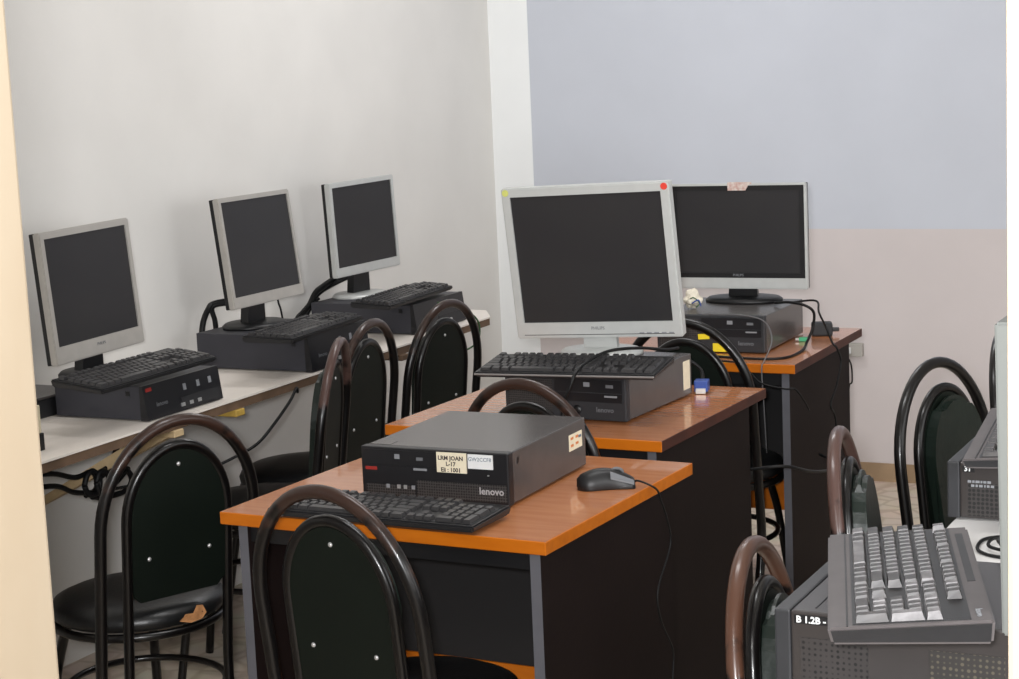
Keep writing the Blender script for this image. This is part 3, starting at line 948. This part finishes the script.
edge = [grid[i][0] for i in range(NX + 1)] + [grid[NX][j] for j in range(1, NY + 1)] + [grid[i][NY] for i in range(NX - 1, -1, -1)] + [grid[0][j] for j in range(NY - 1, 0, -1)]
low = [bm.verts.new((v.co.x * 0.97, v.co.y * 0.95, 0.0)) for v in edge]
for i in range(len(edge)):
    j = (i + 1) % len(edge)
    f = bm.faces.new((edge[i], edge[j], low[j], low[i]))
bm.faces.new(low)
sh_ = obj('shell', bm, 'black', ms)
bm = B(); tube(bm, [(0.012 * math.cos(a) + 0.022, 0, 0.0285 + 0.009 * math.sin(a)) for a in [2 * PI * k / 16 for k in range(16)]], 0.003, 8, closed=True); obj('wheel', bm, 'cable_g', ms)
bm = B(); hull8(bm, [(0.008, -0.027, 0.022), (0.054, -0.023, 0.008), (0.054, -0.017, 0.012), (0.008, -0.021, 0.032), (0.008, -0.0265, 0.0255), (0.054, -0.0225, 0.0115), (0.054, -0.0165, 0.0165), (0.008, -0.0205, 0.0365)]); obj('button_strip', bm, 'logo_d', ms)
bm = B()
cab = [(-1.382, 3.292, 0.760), (-1.372, 3.288, 0.762), (-1.352, 3.286, 0.757), (-1.338, 3.298, 0.744), (-1.337, 3.312, 0.722), (-1.338, 3.347, 0.671), (-1.340, 3.364, 0.616), (-1.343, 3.299, 0.542), (-1.343, 3.309, 0.478), (-1.343, 3.368, 0.398), (-1.343, 3.363, 0.341), (-1.335, 3.33, 0.20), (-1.30, 3.36, 0.05), (-1.25, 3.42, 0.004)]
tube(bm, smooth_path(cab, 6), 0.0021, 8)
cb = obj('cord', bm, 'cable', ms)
cb.matrix_parent_inverse = (Matrix.Translation((-1.432, 3.265, 0.75)) @ Matrix.Rotation(R(28), 4, 'Z')).inverted()

# ------------------------------------------------------------------ cables and small things
def cable(name, pts, r, m, label, cat='cable', closed=False, group='loose cables'):
    bm = B()
    tube(bm, smooth_path(pts, 7), r, 8)
    return tag(obj(name, bm, m), label, cat, group)
cable('cable', [(-1.66, 4.26, 0.862), (-1.66, 4.17, 0.872), (-1.68, 4.06, 0.893), (-1.705, 3.93, 0.905), (-1.712, 3.81, 0.896), (-1.710, 3.748, 0.880), (-1.716, 3.735, 0.855), (-1.735, 3.735, 0.815), (-1.745, 3.74, 0.757)], 0.0038, 'cable', 'black cable looping down over the keyboard of the middle desk')
cable('cable', [(-2.735, 4.19, 0.7205), (-2.722, 4.165, 0.735), (-2.722, 4.128, 0.705), (-2.74, 4.073, 0.653), (-2.74, 3.998, 0.620), (-2.76, 3.941, 0.600), (-2.82, 3.86, 0.57), (-2.9, 3.76, 0.56), (-2.95, 3.66, 0.56)], 0.004, 'cable', 'thin black cable hanging below the left shelf edge toward the torn chair')
kn = thing('cable_bundle', 'knotted bundle of black cables hanging under the shelf near the left jamb', 'cable', (-2.95, 3.55, 0.60))
def sub(pts, r):
    bm = B(); tube(bm, smooth_path([Vector(p) - Vector((-2.95, 3.55, 0.60)) for p in pts], 7), r, 8); obj('cable', bm, 'cable', kn)
sub([(-2.95, 3.20, 0.67), (-2.95, 3.409, 0.653), (-2.95, 3.511, 0.622), (-2.94, 3.560, 0.626), (-2.95, 3.59, 0.600), (-2.95, 3.585, 0.575), (-2.95, 3.545, 0.568)], 0.0065)
sub([(-2.95, 3.20, 0.64), (-2.95, 3.419, 0.621), (-2.95, 3.50, 0.588), (-2.945, 3.55, 0.575), (-2.945, 3.61, 0.565), (-2.95, 3.66, 0.572), (-2.95, 3.72, 0.60)], 0.0065)
sub([(-2.93, 3.52, 0.60), (-2.93, 3.535, 0.625), (-2.93, 3.56, 0.628), (-2.93, 3.58, 0.60), (-2.93, 3.565, 0.572), (-2.93, 3.535, 0.575), (-2.93, 3.52, 0.60)], 0.007)
sub([(-2.925, 3.56, 0.60), (-2.925, 3.575, 0.622), (-2.925, 3.60, 0.618), (-2.925, 3.612, 0.59), (-2.925, 3.60, 0.566), (-2.925, 3.57, 0.570), (-2.925, 3.56, 0.60)], 0.007)
sub([(-2.95, 3.60, 0.61), (-2.95, 3.646, 0.625), (-2.95, 3.68, 0.66), (-2.95, 3.73, 0.70), (-2.97, 3.78, 0.7215)], 0.0065)
sub([(-2.95, 3.60, 0.60), (-2.95, 3.65, 0.612), (-2.95, 3.70, 0.605), (-2.95, 3.73, 0.57), (-2.95, 3.70, 0.545), (-2.95, 3.62, 0.548), (-2.95, 3.57, 0.56)], 0.0075)
cable('cable', [(-2.79, 5.10, 0.84), (-2.735, 5.155, 0.815), (-2.715, 5.212, 0.777), (-2.715, 5.236, 0.735), (-2.72, 5.218, 0.695), (-2.76, 5.188, 0.671), (-2.85, 5.16, 0.66)], 0.003, 'cable_gr', 'thin green wire dangling past the far end of the left shelf')
def bundle(name, loc, paths, label):
    b_ = thing(name, label, 'cable', loc, group='cable bundles behind the shelf monitors')
    for pts, r in paths:
        bm = B(); tube(bm, smooth_path([Vector(p) - Vector(loc) for p in pts], 7), r, 8); obj('cable', bm, 'cable', b_)
bundle('cable_bundle', (-3.2, 4.45, 0.75), [([(-3.06, 4.50, 0.95), (-3.12, 4.53, 0.925), (-3.2, 4.491, 0.912), (-3.2, 4.454, 0.898), (-3.2, 4.424, 0.86), (-3.2, 4.41, 0.80), (-3.2, 4.40, 0.756)], 0.009),
                                            ([(-3.06, 4.52, 0.95), (-3.15, 4.52, 0.915), (-3.2, 4.479, 0.905), (-3.2, 4.485, 0.86), (-3.2, 4.49, 0.80), (-3.2, 4.49, 0.756)], 0.008)], 'black cables drooping behind the middle monitor of the left shelf')
bundle('cable_bundle', (-3.2, 5.05, 0.75), [([(-3.12, 5.20, 0.935), (-3.2, 5.183, 0.905), (-3.21, 5.10, 0.882), (-3.21, 5.056, 0.868), (-3.21, 5.017, 0.835), (-3.22, 4.97, 0.80), (-3.22, 4.94, 0.757)], 0.010),
                                            ([(-3.12, 5.21, 0.925), (-3.2, 5.162, 0.887), (-3.215, 5.08, 0.862), (-3.22, 5.03, 0.82), (-3.24, 5.00, 0.757)], 0.008),
                                            ([(-3.20, 5.06, 0.85), (-3.21, 4.99, 0.825), (-3.22, 4.95, 0.80), (-3.22, 4.93, 0.757)], 0.005)], 'black cables drooping behind the farthest monitor of the left shelf')
cable('cable', [(-3.085, 4.660, 0.945), (-3.10, 4.672, 0.912), (-3.10, 4.675, 0.890), (-3.10, 4.686, 0.864), (-3.11, 4.71, 0.80), (-3.13, 4.72, 0.756)], 0.003, 'cable', 'short black cable hanging below the middle shelf monitor')

# blue video plug behind the middle computer
vg = thing('video_plug', 'blue video connector lying behind the computer on the middle desk', 'plug', (-1.603, 4.262, 0.7505), R(12))
boxo('housing', (-0.017, 0.017, -0.008, 0.028, 0.004, 0.032), 'vga', vg, bev=0.003)
boxo('metal_end', (-0.012, 0.012, -0.016, -0.008, 0.001, 0.014), 'plugw', vg, bev=0.001)
bm = B(); tube(bm, smooth_path([(0, 0.028, 0.018), (-0.01, 0.06, 0.05), (-0.05, 0.055, 0.075), (-0.11, 0.03, 0.06), (-0.16, 0.02, 0.06)], 6), 0.0045, 8); obj('cable', bm, 'cable', vg)

# crumpled paper and thin wires on the far computer
cr = thing('crumpled_paper', 'crumpled pale wad with thin wires on the farthest computer, left of the round stand', 'paper', (-1.893, 4.985, 0.8548))
bm = B()
bmesh.ops.create_icosphere(bm, subdivisions=3, radius=0.026)
for v in bm.verts:
    k = 1 + 0.28 * math.sin(v.co.x * 190 + 1) * math.sin(v.co.y * 170) + 0.22 * math.sin(v.co.z * 210 + 2) + random.uniform(-0.08, 0.08)
    v.co *= k
    v.co.z = v.co.z * 0.95 + 0.026
zm = min(v.co.z for v in bm.verts)
for v in bm.verts:
    v.co.z -= zm
obj('wad', bm, 'crumple', cr)
for m_, pts in (('cable_gr', [(0.0, -0.03, 0.03), (0.015, -0.033, 0.036), (0.03, -0.028, 0.02), (0.02, -0.03, 0.008)]), ('vga', [(0.01, -0.036, 0.02), (0.03, -0.036, 0.03), (0.035, -0.03, 0.012)])):
    bm = B(); tube(bm, smooth_path(pts, 6), 0.0018, 6); obj('wire', bm, m_, cr)

# far desk cables
cable('cable', [(-1.86, 4.80, 0.753), (-1.74, 4.78, 0.753), (-1.62, 4.765, 0.753), (-1.560, 4.80, 0.753), (-1.550, 4.914, 0.754), (-1.562, 5.00, 0.765), (-1.552, 5.02, 0.800), (-1.545, 5.015, 0.845), (-1.565, 5.00, 0.868), (-1.62, 5.03, 0.872), (-1.68, 5.08, 0.863)], 0.004, 'cable', 'thick black cable looping around the right side of the farthest computer')
cable('cable', [(-1.64, 5.10, 0.862), (-1.565, 5.10, 0.868), (-1.535, 5.03, 0.845), (-1.525, 5.06, 0.80), (-1.500, 5.04, 0.757), (-1.487, 5.035, 0.745), (-1.486, 5.07, 0.700), (-1.488, 5.032, 0.640), (-1.488, 4.971, 0.594), (-1.488, 5.016, 0.542), (-1.487, 5.02, 0.40), (-1.46, 5.04, 0.12), (-1.42, 5.06, 0.005)], 0.003, 'cable', 'thin black cable falling over the right end of the farthest desk')
cable('cable', [(-1.80, 4.86, 0.858), (-1.70, 4.845, 0.86), (-1.63, 4.835, 0.845), (-1.598, 4.80, 0.80), (-1.595, 4.72, 0.754), (-1.593, 4.697, 0.748), (-1.593, 4.694, 0.72), (-1.592, 4.70, 0.66), (-1.60, 4.74, 0.5)], 0.0018, 'cable_g', 'thin grey wire dropping down the front of the farthest computer')
cable('cable', [(-1.86, 4.76, 0.753), (-1.74, 4.72, 0.753), (-1.66, 4.698, 0.752), (-1.625, 4.692, 0.728), (-1.59, 4.688, 0.700), (-1.525, 4.68, 0.690), (-1.498, 4.68, 0.69), (-1.487, 4.72, 0.655), (-1.487, 4.767, 0.618)], 0.0025, 'cable', 'thin black wire sagging across the front of the farthest desk')
ad = thing('power_adapter', 'small dark power adapter behind the farthest computer on the desk corner', 'adapter', (-1.585, 5.22, 0.7505), R(20))
boxo('body', (-0.030, 0.030, -0.025, 0.025, 0, 0.038), 'blackm', ad, bev=0.006)
boxo('strain_relief', (0.028, 0.05, -0.006, 0.006, 0.010, 0.022), 'black', ad, bev=0.003)
gp = thing('audio_plug', 'small green audio connector beside the farthest computer', 'plug', (-1.604, 5.10, 0.7505), R(10))
boxo('housing', (-0.012, 0.012, -0.007, 0.007, 0, 0.012), 'greenplug', gp, bev=0.002)
boxo('tip', (-0.022, -0.012, -0.003, 0.003, 0.003, 0.009), 'plugw', gp)

# wall socket and lead behind the farthest desk
so = thing('wall_socket', 'grey socket box low on the far wall behind the farthest desk', 'socket', (-1.872, WF, 0.487))
boxo('box', (-0.034, 0.034, -0.028, -0.0005, -0.024, 0.024), 'socket', so, bev=0.003)
boxo('plug', (-0.03, -0.006, -0.040, -0.028, -0.012, 0.010), 'white_p', so, bev=0.002)
cable('cable', [(-1.888, 6.527, 0.482), (-1.885, 6.52, 0.465), (-1.875, 6.53, 0.431), (-1.878, 6.545, 0.37), (-1.891, 6.55, 0.345), (-1.90, 6.55, 0.2), (-1.91, 6.55, 0.01)], 0.003, 'cable', 'thin dark lead hanging from the grey socket on the far wall')

# items on shelf by the jamb
bx = thing('modem_box', 'dark flat box on the shelf tucked behind the nearest shelf computer', 'box', (-3.22, 3.62, 0.75))
boxo('casing', (-0.08, 0.135, -0.20, 0.10, 0, 0.048), 'blackm', bx, bev=0.004)
boxo('lid', (-0.08, 0.14, -0.20, 0.105, 0.048, 0.054), 'case', bx, bev=0.002)
pa = thing('adapter_block', 'small beige block with a dark foot at the shelf end beside the left jamb', 'adapter', (-2.845, 3.225, 0.7505))
boxo('foot', (-0.03, 0.028, -0.03, 0.035, 0, 0.040), 'black', pa, bev=0.002)
boxo('body', (-0.032, 0.026, -0.03, 0.030, 0.040, 0.105), 'beige', pa, bev=0.003)

# cable on the white table
cable('cable', [(-0.45, 3.13, 0.753), (-0.58, 3.125, 0.753), (-0.650, 3.09, 0.7535), (-0.662, 3.045, 0.7535), (-0.648, 2.995, 0.7535), (-0.60, 2.972, 0.753), (-0.48, 2.97, 0.753)], 0.003, 'cable', 'thin black cable looped on the white table between the two vented computers')
cable('cable', [(-0.45, 3.10, 0.759), (-0.57, 3.105, 0.759), (-0.634, 3.075, 0.759), (-0.644, 3.04, 0.759), (-0.630, 3.005, 0.759), (-0.57, 2.985, 0.759), (-0.46, 2.99, 0.759)], 0.003, 'cable', 'thin black cable looped on the white table between the two vented computers')
cable('cable', [(-0.50, 2.60, 0.853), (-0.53, 2.62, 0.865), (-0.55, 2.66, 0.865), (-0.53, 2.68, 0.83), (-0.48, 2.70, 0.757)], 0.003, 'cable', 'black cable bending behind the nearest vented computer at the right jamb')
cable('cable', [(-1.70, 4.40, 0.55), (-1.55, 4.33, 0.545), (-1.42, 4.33, 0.562), (-1.385, 4.45, 0.525), (-1.385, 4.624, 0.492), (-1.41, 4.74, 0.485), (-1.47, 4.80, 0.49)], 0.004, 'cable', 'black cable strung between the backs of the middle and farthest desks')

# ------------------------------------------------------------------ lights
def area(name, loc, size, power, col, target=None, sy=None, spread=180):
    l = bpy.data.lights.new(name, 'AREA')
    l.energy = power
    l.color = col
    l.shape = 'RECTANGLE'
    l.size = size
    l.size_y = sy or size
    l.spread = R(spread)
    o = bpy.data.objects.new(name, l)
    COL.objects.link(o)
    o.location = loc
    if target:
        o.rotation_euler = (Vector(target) - Vector(loc)).to_track_quat('-Z', 'Y').to_euler()
    return o
area('ceiling_lamp', (-2.2, 5.3, 2.80), 1.2, 18, (0.99, 0.99, 1.0), sy=0.3)
area('ceiling_lamp', (-1.3, 3.0, 2.80), 1.2, 18, (0.99, 0.99, 1.0), sy=0.3)
area('right_wall_fill', (1.66, 3.2, 1.35), 3.6, 45, (0.97, 0.985, 1.0), target=(-3.0, 3.4, 1.2), sy=1.9)  # added fill from the unseen right wall, no known window there
area('door_wall_fill', (0.85, 1.44, 1.35), 1.2, 40, (0.97, 0.985, 1.0), target=(-1.7, 6.0, 0.9), sy=0.9, spread=125)  # added fill by the door wall, aimed into the room; no window modelled
area('camera_fill', (-0.05, 0.0, 1.63), 0.10, 95, (0.99, 0.99, 1.0), target=(-1.9, 3.9, 2.6))  # fill light added beside the camera, not an actual flash
area('jamb_fill', (-0.5, 0.45, 2.5), 0.5, 18, (1.0, 0.98, 0.95))  # unseen light added above the doorway to brighten the jamb tops

w = bpy.data.worlds.new('world')
SC.world = w
w.use_nodes = True
w.node_tree.nodes['Background'].inputs[0].default_value = (1.0, 0.98, 0.95, 1)
w.node_tree.nodes['Background'].inputs[1].default_value = 0.35

SC.view_settings.view_transform = 'Standard'
SC.view_settings.look = 'None'
SC.view_settings.gamma = 1.0
SC.view_settings.use_curve_mapping = False
SC.view_settings.exposure = 0.0
